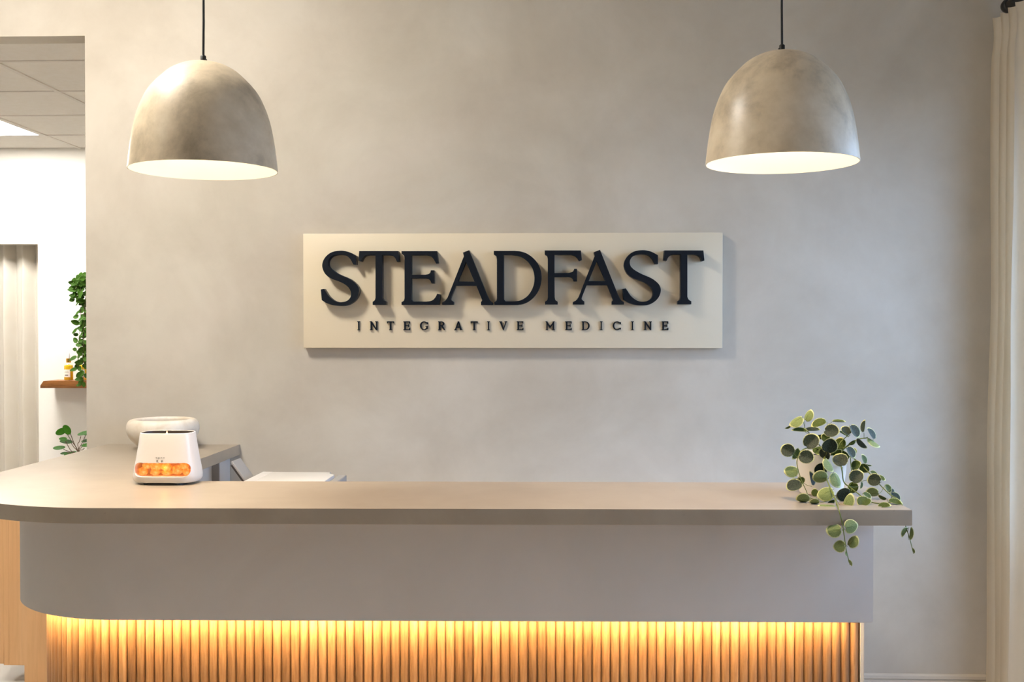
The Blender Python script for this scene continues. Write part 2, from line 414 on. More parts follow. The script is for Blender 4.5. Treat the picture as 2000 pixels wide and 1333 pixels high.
# ------------------------------------------------------------------ countertop (one continuous slab with its return)
ZT, TH_C = 1.04, 0.0415
SL = 0.0251                     # the front run is a little out of square
yf = lambda x, off=0.0: 2.8576 + off + SL * x
ACX, AR = -1.23, 0.58
ACY = yf(ACX) + AR
def front_path(off, xr, n=26, a1=PI):
    """outline of the front, from the right end along the front and around the left corner"""
    pts = [(xr, yf(xr, off))]
    r = AR - off
    for i in range(n + 1):
        a = -PI / 2 - (a1 - PI / 2) * i / n
        pts.append((ACX + r * math.cos(a), ACY + r * math.sin(a)))
    return pts
out = front_path(0, 0.9225, 40)
yb = lambda x: 3.3603 + SL * x
out += [(-1.81, WY), (-1.27, WY), (-1.275, yb(-1.275) + 0.02)]
out += [(-1.265, yb(-1.265)), (0.9225, yb(0.9225))]
bm = prism(bmesh.new(), out, ZT - TH_C, ZT)
bmesh.ops.bevel(bm, geom=[e for e in bm.edges if abs(e.verts[0].co.z - e.verts[1].co.z) < 1e-6], offset=0.0018, segments=2, profile=0.5, affect='EDGES')
tag(mesh_obj('countertop', bm, M['stone'], smooth=35), 'beige stone reception countertop with a rounded corner and a return to the wall', 'countertop')

# ------------------------------------------------------------------ reception desk body
desk = thing('reception_desk', (0, 3.1, 0), 'reception desk with pale grey upper band over lit vertical wooden reeding', 'reception desk')
def dloc(bm):
    bmesh.ops.translate(bm, vec=(0, -3.1, 0), verts=bm.verts); return bm
FO, BO, ZF = 0.167, 0.250, 0.701
fpath = front_path(FO, 0.871, 36)
fout = fpath + [(ACX - (AR - FO), 3.9), (ACX - (AR - FO) + 0.05, 3.9)]
inner = front_path(FO + 0.05, 0.821, 36)
fout = fpath + [(ACX - (AR - FO), 3.95), (ACX - (AR - FO) + 0.05, 3.95)] + inner[::-1][:-1] + [(0.821, yf(0.821, FO + 0.05)), (0.821, 3.30), (0.871, 3.30)]
bm = prism(bmesh.new(), fout, ZF, ZT - TH_C)
fe = [e for e in bm.edges if max(v.co.z for v in e.verts) < ZF + 1e-4]
bmesh.ops.bevel(bm, geom=fe, offset=0.004, segments=2, profile=0.5, affect='EDGES')
mesh_obj('fascia_band', dloc(bm), M['fascia'], desk, smooth=35)
# soffit and backing of the reeded base
bpath = front_path(BO, 0.855, 36)
bout = bpath + [(ACX - (AR - BO), 3.95), (ACX - (AR - BO) + 0.04, 3.95)] + front_path(BO + 0.04, 0.815, 36)[::-1] + [(0.815, 3.30), (0.855, 3.30)]
mesh_obj('base_backing', dloc(prism(bmesh.new(), bout, 0.0, ZT - TH_C - 0.001)), M['reed_gap'], desk)
soff = front_path(FO + 0.052, 0.818, 36) + front_path(BO - 0.001, 0.818, 36)[::-1]
mesh_obj('soffit', dloc(prism(bmesh.new(), soff, ZF + 0.004, ZF + 0.02)), M['fascia'], desk)
# reeds
PITCH_R = 0.0259
half = []
for i in range(9):
    a = PI * i / 8
    half.append((0.0119 * math.cos(a), -0.0108 * math.sin(a) ** 0.85))
b_ = bmesh.new()
lo = [b_.verts.new((x, y, 0.0)) for x, y in half]; hi = [b_.verts.new((x, y, 0.76)) for x, y in half]
for i in range(8): b_.faces.new((lo[i], lo[i + 1], hi[i + 1], hi[i]))
b_.faces.new(lo[::-1]); b_.faces.new(hi); b_.faces.new((lo[8], lo[0], hi[0], hi[8]))
bmesh.ops.recalc_face_normals(b_, faces=b_.faces)
reed_me = bpy.data.meshes.new('reed'); b_.to_mesh(reed_me); b_.free(); reed_me.materials.append(M['reed']); shade(reed_me, 50)
spots = []
ux = 1 / math.hypot(1, SL); x = 0.855 - PITCH_R * 0.5
ang0 = math.atan(SL)
while x > ACX:
    spots.append((x, yf(x, BO), ang0)); x -= PITCH_R * ux
rb = AR - BO; s = (ACX - x) / rb
while s < PI / 2 + 0.4 / rb:
    if s < PI / 2:
        a = -PI / 2 - s; spots.append((ACX + rb * math.cos(a), ACY + rb * math.sin(a), -s))
    else:
        spots.append((ACX - rb, ACY + (s - PI / 2) * rb, -PI / 2))
    s += PITCH_R / rb
for (x, y, a) in spots:
    o = link(bpy.data.objects.new('reed', reed_me), desk); o.location = (x, y - 3.1, 0.0); o.rotation_euler = (0, 0, a)
boxo('end_trim', 0.856, 0.866, yf(0.86, BO) - 0.012 - 3.1, 3.30 - 3.1, 0.0, ZF, M['trim'], desk)
# LED strip tucked under the band
lp0, lp1 = front_path(FO + 0.030, 0.80, 36), front_path(FO + 0.042, 0.80, 36)
bm = prism(bmesh.new(), lp0 + lp1[::-1], ZF - 0.006, ZF - 0.001)
mesh_obj('led_strip', dloc(bm), M['led'], desk)
# panels under the return, seen from behind the desk
boxo('return_panel', -1.35, -1.31, 3.45 - 3.1, 4.147 - 3.1, 0.0, ZT - TH_C - 0.001, M['fascia'], desk, 0.002, 1)
boxo('return_panel', -1.35, -1.31, 4.243 - 3.1, WY - 0.002 - 3.1, 0.0, ZT - TH_C - 0.001, M['fascia'], desk, 0.002, 1)
boxo('return_recess', -1.52, -1.50, 4.10 - 3.1, 4.30 - 3.1, 0.0, ZT - TH_C - 0.001, M['fascia'], desk)
boxo('work_surface', -1.30, 0.80, 3.62 - 3.1, WY - 0.005 - 3.1, 0.72, 0.75, M['fascia'], desk, 0.002, 1)

# ------------------------------------------------------------------ wall sign
sg_y0, sg_y1, let_y = WY - 0.002, WY - 0.034, WY - 0.034 - 0.042
c0, c1 = ony(592, 457, sg_y1), ony(1411, 680.5, sg_y1)
sign = thing('wall_sign', ((c0.x + c1.x) / 2, sg_y0, c1.z), 'cream rectangular wall sign with raised navy serif lettering', 'sign')
SO = sign.location.copy()
bm = box(bmesh.new(), c0.x - SO.x, c1.x - SO.x, sg_y1 - SO.y, 0, 0, c0.z - SO.z, 0.002, 2)
mesh_obj('board', bm, M['sign'], sign, smooth=40)
K = 10.256
def smooth_outline(pts):
    """pts: (x, y) smooth or (x, y, 1) corner"""
    n = len(pts); cs = [i for i in range(n) if len(pts[i]) == 3]
    out = []
    for k, i in enumerate(cs):
        j = cs[(k + 1) % len(cs)]
        run = [pts[i]]; q = i
        while True:
            q = (q + 1) % n; run.append(pts[q])
            if q == j: break
        run = [Vector((p[0], p[1])) for p in run]
        seg = catmull(run, 5) if len(run) > 2 else run
        out += seg[:-1]
    return out
G = {}
G['S'] = [[(772, 202, 1), (650, 137), (545, 108), (450, 102), (340, 115), (250, 150), (170, 215), (115, 300), (93, 390), (105, 470), (145, 555), (210, 620), (300, 672), (400, 707), (480, 740), (560, 785), (622, 842), (660, 905), (673, 970), (658, 1035), (618, 1087), (560, 1120), (490, 1133), (410, 1130), (340, 1106), (270, 1056), (215, 1000), (170, 930), (128, 868, 1), (65, 878, 1), (84, 1092, 1), (160, 1142), (250, 1180), (345, 1200), (450, 1208), (560, 1202), (650, 1170), (740, 1105), (800, 1022), (830, 925), (826, 862), (800, 800), (750, 742), (670, 682), (580, 636), (480, 595), (380, 545), (290, 488), (232, 430), (210, 370), (214, 310), (245, 250), (300, 207), (380, 185), (470, 181), (560, 196), (622, 232), (672, 295), (716, 378, 1), (774, 378, 1)]]
G['T'] = [[(65, 108, 1), (846, 108, 1), (868, 312, 1), (820, 322, 1), (785, 245), (730, 203), (650, 190, 1), (526, 188, 1), (526, 1040, 1), (550, 1092), (604, 1128, 1), (604, 1188, 1), (335, 1188, 1), (335, 1128, 1), (378, 1092), (392, 1040, 1), (392, 190, 1), (262, 190, 1), (195, 203), (142, 250), (108, 318, 1), (50, 302, 1)]]
G['E'] = [[(62, 110, 1), (772, 110, 1), (796, 345, 1), (755, 358, 1), (722, 298), (680, 240), (622, 205), (560, 190, 1), (255, 187, 1), (255, 585, 1), (540, 582, 1), (600, 570), (636, 543), (650, 494, 1), (714, 494, 1), (714, 757, 1), (664, 757, 1), (638, 698), (590, 666), (540, 656, 1), (255, 656, 1), (257, 1085, 1), (285, 1122, 1), (560, 1122, 1), (645, 1110), (705, 1078), (750, 1022), (776, 962, 1), (836, 976, 1), (815, 1188, 1), (62, 1188, 1), (62, 1132, 1), (106, 1105), (123, 1055, 1), (123, 250, 1), (112, 203), (62, 165, 1)]]
G['A'] = [[(472, 140, 1), (595, 92, 1), (955, 990, 1), (1008, 1090), (1076, 1150, 1), (1076, 1190, 1), (834, 1190, 1), (834, 1130, 1), (856, 1098), (838, 1040, 1), (742, 802, 1), (328, 802, 1), (242, 1020, 1), (230, 1085), (282, 1130, 1), (282, 1188, 1), (52, 1188, 1), (52, 1140, 1), (118, 1102), (168, 1035, 1), (492, 213, 1)], [(533, 322, 1), (368, 720, 1), (702, 720, 1)]]
G['D'] = [[(65, 105, 1), (480, 105, 1), (600, 116), (725, 158), (842, 237), (940, 350), (1000, 475), (1022, 625), (1008, 765), (960, 900), (872, 1030), (765, 1120), (655, 1170), (540, 1188, 1), (75, 1188, 1), (75, 1132, 1), (114, 1104), (128, 1055, 1), (128, 280, 1), (114, 208), (65, 176, 1)], [(264, 182, 1), (268, 1080, 1), (300, 1118, 1), (480, 1118, 1), (560, 1108), (645, 1078), (742, 1008), (820, 900), (868, 770), (880, 625), (850, 482), (780, 357), (682, 262), (560, 205), (420, 183, 1)]]
G['F'] = [[(90, 104, 1), (816, 104, 1), (836, 292, 1), (780, 314, 1), (742, 252), (690, 210), (620, 189, 1), (288, 186, 1), (288, 558, 1), (560, 555, 1), (640, 536), (666, 508), (682, 472, 1), (738, 472, 1), (738, 722, 1), (674, 722, 1), (650, 672), (605, 645), (560, 636, 1), (288, 636, 1), (292, 1040, 1), (306, 1098), (352, 1132, 1), (352, 1188, 1), (97, 1188, 1), (97, 1132, 1), (140, 1102), (154, 1052, 1), (152, 280, 1), (138, 215), (90, 180, 1)]]
def solid_from_outlines(name, loops, y_front, y_back, m, parent):
    """loops in world (x, z); a filled, extruded, slightly bevelled letter"""
    cu = bpy.data.curves.new(name, 'CURVE'); cu.dimensions = '2D'; cu.fill_mode = 'BOTH'
    bv = 0.0012 if abs(y_back - y_front) > 0.02 else 0.0004
    cu.extrude = abs(y_back - y_front) / 2 - bv; cu.bevel_depth = bv; cu.bevel_resolution = 1; cu.offset = -bv
    for lp in loops:
        sp = cu.splines.new('POLY'); sp.points.add(len(lp) - 1); sp.use_cyclic_u = True
        for p, q in zip(sp.points, lp): p.co = (q[0], q[1], 0, 1)
    o = bpy.data.objects.new(name, cu); COL.objects.link(o)
    me = eval_mesh(o); bpy.data.objects.remove(o); bpy.data.curves.remove(cu)
    ym = (y_front + y_back) / 2
    me.transform(Matrix(((1, 0, 0, 0), (0, 0, -1, ym), (0, 1, 0, 0), (0, 0, 0, 1))))
    me.transform(Matrix.Translation(-SO)); me.name = name
    me.materials.clear(); me.materials.append(m)
    return link(bpy.data.objects.new(name, me), parent)
for ch, x0 in (('S', 620), ('T', 695), ('E', 778), ('A', 858), ('D', 958), ('F', 1055), ('A', 1113.9), ('S', 1209.8), ('T', 1291.4)):
    loops = []
    for lp in G[ch]:
        pts = smooth_outline(lp)
        loops.append([(w.x, w.z) for w in (ony(x0 + p.x / K, 480 + p.y / K - (0.0018 * (x0 - 640) if x0 > 1000 else 0), let_y) for p in pts)])
    solid_from_outlines('letter', loops, let_y, sg_y1 - 0.0005, M['navy'], sign)
# small line: strokes on a 0..1 box (x right, y down)
def ring(cx, cy, rx, ry, t, a0, a1, n=22):
    o_, i_ = [], []
    for k in range(n + 1):
        a = math.radians(a0 + (a1 - a0) * k / n)
        o_.append((cx + rx * math.cos(a), cy - ry * math.sin(a))); i_.append((cx + (rx - t[0]) * math.cos(a), cy - (ry - t[1]) * math.sin(a)))
    return o_ + i_[::-1]
R_ = lambda x0, x1, y0, y1: [(x0, y0), (x1, y0), (x1, y1), (x0, y1)]
SM = {
 'I': (0.30, [R_(0.28, 0.72, 0, 1), R_(0, 1, 0, 0.09), R_(0, 1, 0.91, 1)]),
 'N': (0.88, [R_(0.1, 0.26, 0, 1), R_(0, 0.25, 0, 0.09), R_(0, 0.36, 0.91, 1), [(0.03, 0), (0.26, 0), (0.95, 1.0), (0.78, 1.0)], R_(0.78, 0.94, 0, 1.0), R_(0.68, 1, 0, 0.09)]),
 'T': (0.78, [R_(0.39, 0.63, 0, 1), R_(0, 1, 0, 0.12), [(0, 0), (0.1, 0), (0.12, 0.12), (0.05, 0.24), (0, 0.24)], [(1, 0), (0.9, 0), (0.88, 0.12), (0.95, 0.24), (1, 0.24)], R_(0.3, 0.72, 0.91, 1)]),
 'E': (0.75, [R_(0.1, 0.34, 0, 1), R_(0, 0.98, 0, 0.11), R_(0, 1, 0.89, 1), R_(0.3, 0.76, 0.44, 0.55), R_(0.72, 0.84, 0.34, 0.64), [(0.8, 0), (0.98, 0), (0.98, 0.27), (0.88, 0.27)], [(0.78, 1), (1, 1), (1, 0.74), (0.88, 0.74)]]),
 'G': (0.90, [ring(0.5, 0.5, 0.5, 0.5, (0.2, 0.11), 40, 330, 30), [(0.8, 0.1), (0.96, 0.1), (0.96, 0.32), (0.84, 0.32)], R_(0.76, 0.96, 0.53, 0.86), R_(0.66, 1.0, 0.52, 0.61)]),
 'R': (0.80, [R_(0.08, 0.32, 0, 1), R_(0, 0.4, 0.91, 1), R_(0, 0.5, 0, 0.1), ring(0.42, 0.27, 0.44, 0.27, (0.22, 0.1), -90, 90), R_(0.3, 0.5, 0.44, 0.54), [(0.38, 0.5), (0.62, 0.5), (0.95, 0.92), (1.0, 1.0), (0.78, 1.0)]]),
 'A': (0.92, [[(0.40, 0), (0.58, 0), (0.94, 1), (0.72, 1)], [(0.42, 0.06), (0.5, 0.14), (0.20, 1), (0.06, 1)], R_(0.24, 0.72, 0.62, 0.72), R_(0, 0.3, 0.91, 1), R_(0.66, 1, 0.91, 1)]),
 'V': (0.90, [[(0.04, 0), (0.28, 0), (0.56, 0.86), (0.46, 1)], [(0.80, 0), (0.94, 0), (0.54, 1), (0.46, 1), (0.46, 0.9)], R_(0, 0.34, 0, 0.09), R_(0.66, 1, 0, 0.09)]),
 'M': (1.08, [R_(0.10, 0.24, 0.02, 1), R_(0.03, 0.28, 0.91, 1), R_(0.76, 0.93, 0.02, 1), R_(0.70, 1, 0.91, 1), [(0, 0), (0.18, 0), (0.56, 0.62), (0.46, 0.78)], [(1, 0), (0.84, 0), (0.44, 0.66), (0.5, 0.78)]]),
 'D': (0.90, [R_(0.08, 0.28, 0, 1), R_(0, 0.45, 0, 0.1), R_(0, 0.45, 0.9, 1), ring(0.42, 0.5, 0.58, 0.5, (0.2, 0.1), -90, 90, 24)]),
 'C': (0.92, [ring(0.52, 0.5, 0.52, 0.5, (0.19, 0.11), 38, 322, 30), [(0.86, 0.1), (1, 0.1), (1, 0.32), (0.9, 0.32)], [(0.86, 0.92), (0.98, 0.92), (1, 0.72), (0.9, 0.72)]]),
}
sy = let_y_small = sg_y1 - 0.007
for ch, xa, xb in (('I', 697.8, 703), ('N', 722, 737.6), ('T', 755.8, 769.4), ('E', 787.8, 801), ('G', 820, 836.4), ('R', 855.6, 870), ('A', 887, 903.4), ('T', 919.2, 932.8), ('I', 951.4, 956.6), ('V', 975, 990.8), ('E', 1009.2, 1022.4),
                   ('M', 1065.2, 1083.8), ('E', 1104, 1116.8), ('D', 1136.2, 1151.8), ('I', 1171.9, 1176.9), ('C', 1196.8, 1213), ('I', 1232.9, 1237.9), ('N', 1257.4, 1273), ('E', 1292.6, 1305.6)):
    bm = bmesh.new()
    for k, st in enumerate(SM[ch][1]):
        w = [ony(xa + (xb - xa) * p[0], 628.0 + 17.4 * p[1], sy) for p in st]
        yo = sy - 0.00005 * k
        f0 = [bm.verts.new((q.x - SO.x, yo - SO.y, q.z - SO.z)) for q in w]; f1 = [bm.verts.new((q.x - SO.x, sg_y1 - 0.0002 - SO.y, q.z - SO.z)) for q in w]
        n = len(w)
        for i in range(n): bm.faces.new((f0[i], f0[(i + 1) % n], f1[(i + 1) % n], f1[i]))
        bm.faces.new(f0); bm.faces.new(f1[::-1])
    mesh_obj('letter', bm, M['navy'], sign)

# ------------------------------------------------------------------ pendants
PR, PH = 0.2, 0.297
prof = [(0.0, 0), (0.12, 0.004), (0.25, 0.020), (0.36, 0.050), (0.47, 0.095), (0.56, 0.150), (0.665, 0.222), (0.742, 0.290), (0.806, 0.374), (0.868, 0.480), (0.912, 0.590), (0.950, 0.730), (0.975, 0.850), (1.0, 1.0)]
def pendant(x, y, z, label, rot):
    t = thing('pendant_lamp', (x, y, z), label, 'pendant lamp', rz=rot)
    pp = [(p.x, p.y) for p in catmull([(r * PR, (1 - h) * PH) for r, h in prof], 4)]
    pp[0] = (0, PH)
    s = mesh_obj('shade', lathe(bmesh.new(), pp, 72), M['shade'], t, smooth=60)
    inn = [(max(r - 0.0025, 0), z_ - 0.0025 if i < len(pp) - 1 else 0.0) for i, (r, z_) in enumerate(pp)]
    inn[0] = (0, PH - 0.0025)
    bm = lathe(bmesh.new(), inn, 72)
    rim = lathe(bm, [(PR, 0.0), (PR - 0.0025, 0.0)], 72)
    mesh_obj('shade_lining', bm, M['shade_in'], s, smooth=60)
    col = mesh_obj('cable_collar', lathe(bmesh.new(), [(0, 0.018), (0.006, 0.018), (0.0075, 0.016), (0.0075, -0.004), (0, -0.004)], 20, (0, 0, PH)), M['black'], t, smooth=40)
    b2 = bmesh.new(); tube(b2, [(0.006, 0, PH + 0.007), (0.0095, 0, PH + 0.007)], 0.0022, 8)
    mesh_obj('set_screw', b2, M['black'], col)
    b2 = bmesh.new(); L = ZC - z
    tube(b2, [(0.0012 * math.sin(k * 1.1), 0, PH + 0.017 + (L - PH - 0.03) * k / 12) for k in range(13)], 0.0032, 8)
    mesh_obj('cable', b2, M['cable'], t, smooth=60)
    mesh_obj('ceiling_rose', lathe(bmesh.new(), [(0, L), (0.05, L), (0.05, L - 0.02), (0.01, L - 0.026), (0, L - 0.026)], 28), M['black'], t, smooth=40)
    hz = PH - 0.07
    mesh_obj('lamp_holder', lathe(bmesh.new(), [(0, PH - 0.004), (0.018, PH - 0.004), (0.018, hz), (0, hz)], 18), M['black'], t, smooth=40)
    mesh_obj('bulb', lathe(bmesh.new(), [(0, hz - 0.078), (0.014, hz - 0.074), (0.026, hz - 0.060), (0.03, hz - 0.044), (0.025, hz - 0.024), (0.014, hz - 0.006), (0.013, hz), (0, hz)], 20), M['bulb'], t, smooth=60)
    l = bpy.data.lights.new('pendant_glow', 'SPOT'); l.energy = PEND_W; l.color = (1.0, 0.69, 0.40); l.shadow_soft_size = 0.03
    l.spot_size = math.radians(118); l.spot_blend = 0.75          # reflector bulb, aimed straight down
    lo_ = bpy.data.objects.new('pendant_glow', l); link(lo_, t); lo_.location = (0, 0, hz - 0.11)
pendant(-0.966, 2.995, 1.9437, 'concrete dome pendant lamp hanging above the glowing salt lamp end of the counter', 0.4)
pendant(0.6, 2.955, 1.9475, 'concrete dome pendant lamp hanging nearest the curtain, above the trailing plant', 3.3)

# ------------------------------------------------------------------ salt-stone diffuser
df = thing('salt_lamp_diffuser', (-1.177, 3.30, ZT), 'white tapered aroma diffuser with a window of glowing orange salt stones', 'diffuser')
def superell(a, b, n, k):
    pts = []
    for i in range(n):
        t = 2 * PI * i / n; c, s_ = math.cos(t), math.sin(t)
        pts.append((a * math.copysign(abs(c) ** (2 / k), c), b * math.copysign(abs(s_) ** (2 / k), s_)))
    return pts
secs = [(0.006, 0.090, 0.060), (0.008, 0.094, 0.064), (0.016, 0.0985, 0.068), (0.028, 0.0988, 0.0685), (0.045, 0.0965, 0.067), (0.08, 0.090, 0.063), (0.12, 0.0835, 0.059), (0.148, 0.0795, 0.0565), (0.1535, 0.0785, 0.0555), (0.1545, 0.0765, 0.0535)]
inner_top = [(0.1535, 0.0755, 0.0525), (0.135, 0.0755, 0.0525)]
bm = bmesh.new(); rings = []
for z, a, b in secs + inner_top:
    rings.append([bm.verts.new((x, y, z)) for x, y in superell(a, b, 56, 3.2)])
for A, B in zip(rings, rings[1:]):
    for i in range(56): bm.faces.new((A[i], A[(i + 1) % 56], B[(i + 1) % 56], B[i]))
bm.faces.new(rings[0][::-1]); bm.faces.new(rings[-1])
body = mesh_obj('housing', bm, M['white_plastic'], df)
cut_bm = bmesh.new()
pts = []
hw, z0, z1, rr = 0.0865, 0.0255, 0.067, 0.018
for cx, cz, a0 in ((hw - rr, z1 - rr, 0), (-hw + rr, z1 - rr, 90), (-hw + rr, z0 + rr, 180), (hw - rr, z0 + rr, 270)):
    for k in range(7):
        a = math.radians(a0 + 15 * k); pts.append((cx + rr * math.cos(a), cz + rr * math.sin(a)))
f = [cut_bm.verts.new((x, -0.12, z)) for x, z in pts]; g = [cut_bm.verts.new((x * 0.97, 0.005, z)) for x, z in pts]
for i in range(len(pts)): cut_bm.faces.new((f[i], f[(i + 1) % len(pts)], g[(i + 1) % len(pts)], g[i]))
cut_bm.faces.new(f); cut_bm.faces.new(g[::-1])
cutter = mesh_obj('cutter', cut_bm, M['white_plastic'], df)
mod = body.modifiers.new('slot', 'BOOLEAN'); mod.object = cutter; mod.operation = 'DIFFERENCE'; mod.solver = 'EXACT'
me = eval_mesh(body); body.modifiers.clear(); body.data = me; shade(me, 35)
bpy.data.objects.remove(cutter)
bm = bmesh.new(); rings = []
for z, a, b in ((0.1540, 0.0752, 0.0522), (0.140, 0.0735, 0.0505), (0.1365, 0.060, 0.040)):
    rings.append([bm.verts.new((x, y, z)) for x, y in superell(a, b, 48, 3.2)])
for A, B in zip(rings, rings[1:]):
    for i in range(48): bm.faces.new((A[i], A[(i + 1) % 48], B[(i + 1) % 48], B[i]))
bm.faces.new(rings[-1])
mesh_obj('vent_bowl', bm, M['dark_grey'], df, smooth=40)
bm = bmesh.new(); prism(bm, [(x * 0.066, y * 0.064) for x, y in superell(1, 1, 32, 3.5)], 0.0, 0.012)
mesh_obj('foot', bm, M['black'], df)
tube_b = bmesh.new(); tube(tube_b, [(0, 0, 0.1365), (-0.004, 0, 0.1505), (-0.003, 0, 0.158)], [0.004, 0.003, 0.0008], 8)
mesh_obj('vent_glint', tube_b, emitter('glint_glow', (1, 0.42, 0.08, 1), 3.0), df)  # orange glint in the vent, imitated by a small glowing spike
def stone(r, seed, sc):
    bm = bmesh.new(); bmesh.ops.create_icosphere(bm, subdivisions=2, radius=r)
    for v in bm.verts:
        d = v.co.normalized()
        v.co = Vector((d.x * sc[0], d.y * sc[1], d.z * sc[2])) * r * (0.82 + 0.36 * noise.noise(d * 1.6 + Vector((seed * 3.1, seed, 0))))
    return bm
for k, (x, z, r, sc) in enumerate(((-0.066, 0.038, 0.018, (1.0, 0.9, 0.9)), (-0.055, 0.055, 0.015, (1.1, 0.9, 0.8)), (-0.028, 0.054, 0.018, (1.3, 0.9, 0.9)), (-0.030, 0.036, 0.016, (1.2, 0.9, 0.8)), (0.004, 0.052, 0.019, (1.1, 0.9, 1.0)), (0.008, 0.034, 0.014, (1.5, 0.9, 0.7)), (0.038, 0.042, 0.018, (1.1, 0.9, 1.0)), (0.060, 0.055, 0.016, (1.1, 0.9, 0.8)), (0.066, 0.037, 0.016, (1.0, 0.9, 0.9)))):
    o = mesh_obj('salt_stone', stone(r, k + 1, sc), M['salt'], df, smooth=25); o.location = (x, -0.028, z)
l = bpy.data.lights.new('salt_glow', 'POINT'); l.energy = SALT_W; l.color = (1.0, 0.50, 0.16); l.shadow_soft_size = 0.01
lo_ = bpy.data.objects.new('salt_glow', l); link(lo_, df); lo_.location = (0.004, -0.044, 0.050)
for k in range(4):
    bm = bmesh.new(); box(bm, -0.0022, 0.0022, -0.0006, 0.0006, -0.0009, 0.0009)
    o = mesh_obj('indicator_mark', bm, M['ink'], df); o.location = (-0.013 + 0.0075 * k, -0.0632, 0.083)
for x in (-0.010, 0.004):
    b2 = lathe(bmesh.new(), [(0.0016, -0.0005), (0.0026, -0.0005), (0.0026, 0.0005), (0.0016, 0.0005)], 16, close=True)
    o = mesh_obj('touch_button', b2, M['ink'], df); o.location = (x, -0.0644, 0.0735); o.rotation_euler = (PI / 2, 0, 0)

# ------------------------------------------------------------------ alabaster bowl
bw = [(0, 0.0), (0.055, 0.0), (0.075, 0.004), (0.105, 0.024), (0.126, 0.048), (0.136, 0.074), (0.135, 0.095), (0.128, 0.110), (0.116, 0.1165), (0.104, 0.1165), (0.097, 0.110), (0.098, 0.09), (0.085, 0.05), (0.05, 0.03), (0, 0.026)]
bwp = [(max(p.x, 0), p.y) for p in catmull(bw, 4)]; bwp[0] = (0, 0); bwp[-1] = (0, 0.026)
o = mesh_obj('stone_bowl', lathe(bmesh.new(), bwp, 56), M['alabaster'], smooth=60, loc=(-1.523, 4.215, ZT))
tag(o, 'thick-rimmed cream alabaster bowl on the counter against the plaster wall', 'bowl')

# ------------------------------------------------------------------ printer on the work surface
pr = thing('printer', (-0.98, 4.0, 0.75), 'white office printer with a raised grey paper rest behind the counter', 'printer')
boxo('printer_body', -0.14, 0.125, -0.30, 0.20, 0.0, 0.175, M['white_plastic'], pr, 0.012, 3)
bm = bmesh.new()
prism(bm, [(-0.145, -0.30), (0.145, -0.30), (0.145, 0.13), (0.118, 0.155), (0.118, 0.20), (-0.145, 0.20)], 0.178, 0.205)
bmesh.ops.bevel(bm, geom=[e for e in bm.edges], offset=0.003, segments=2, profile=0.5, affect='EDGES')
mesh_obj('scanner_lid', bm, M['white_plastic'], pr, smooth=40)
boxo('lid_hinge_strip', -0.148, -0.108, -0.30, 0.20, 0.172, 0.2055, M['white_plastic'], pr, 0.002, 1)
boxo('side_latch', 0.145, 0.178, 0.02, 0.20, 0.10, 0.194, M['grey_plastic'], pr, 0.003, 1)
bm = box(bmesh.new(), -0.0045, 0.0045, -0.055, 0.055, -0.02, 0.125, 0.002, 1)
o = mesh_obj('paper_rest', bm, M['grey_plastic'], pr, smooth=40); o.location = (-0.165, 0.145, 0.155); o.rotation_euler = (0, -math.radians(36), 0)
bm = box(bmesh.new(), -0.004, 0.004, -0.052, 0.052, -0.02, 0.115, 0.001, 1)
b3 = mesh_obj('paper_rest_back', bm, M['dark_grey'], o); b3.location = (-0.007, -0.002, 0.0)

# ------------------------------------------------------------------ leaves and plants
def unit_leaf(name, mats, width=1.0, tip=0.12, cup=0.22, fold=0.16, notch=0.12):
    """two-sided leaf blade, base at (0,-1), tip at (0,1); upper side +z"""
    bm = bmesh.new(); uvl = bm.loops.layers.uv.new('leaf')
    N = 20
    def rim(k):
        a = 2 * PI * k / N - PI / 2            # start at the base
        x, y = math.cos(a) * width, math.sin(a)
        if k == 0: y += notch
        y += tip * max(0, math.sin(a)) ** 6
        return x, y
    h = lambda x, y: cup * (x * x + y * y) * 0.6 + fold * abs(x)
    grid = {}
    def side(off):
        c = bm.verts.new((0, 0, h(0, 0) + off)); rs = []
        for f_ in (0.5, 0.82, 1.0):
            rs.append([bm.verts.new((rim(k)[0] * f_, rim(k)[1] * f_, h(rim(k)[0] * f_, rim(k)[1] * f_) + (off if f_ < 1 else off * 0.3))) for k in range(N)])
        return c, rs
    def skin(c, rs, mi, flip):
        for k in range(N):
            j = (k + 1) % N
            fs = [(c, rs[0][k], rs[0][j])] + [(rs[q][k], rs[q + 1][k], rs[q + 1][j], rs[q][j]) for q in range(2)]
            for vv in fs:
                f_ = bm.faces.new(vv[::-1] if flip else vv); f_.material_index = mi; f_.smooth = True
    ct, rt_ = side(0.012); skin(ct, rt_, 0, False)
    cb, rb_ = side(-0.012); skin(cb, rb_, 1, True)
    for k in range(N):
        j = (k + 1) % N
        f_ = bm.faces.new((rt_[2][k], rb_[2][k], rb_[2][j], rt_[2][j])); f_.material_index = 1
    for f_ in bm.faces:
        for lp in f_.loops: lp[uvl].uv = (lp.vert.co.x / width, lp.vert.co.y)
    me = bpy.data.meshes.new(name); bm.to_mesh(me); bm.free()
    for m in mats: me.materials.append(m)
    return me
L_DARK = unit_leaf('leaf_blade', [M['leaf_top'], M['leaf_under']], 0.98, 0.10, 0.12, 0.30, 0.2)
L_MID = unit_leaf('leaf_blade', [M['leaf_mid'], M['leaf_under']], 0.95, 0.16, 0.1, 0.3)
L_IVY = unit_leaf('leaf_blade', [M['ivy'], M['ivy_under']], 0.72, 0.3, 0.15, 0.2)
L_SHRUB = unit_leaf('leaf_blade', [M['shrub'], M['shrub']], 0.62, 0.05, 0.1, 0.1, 0.0)
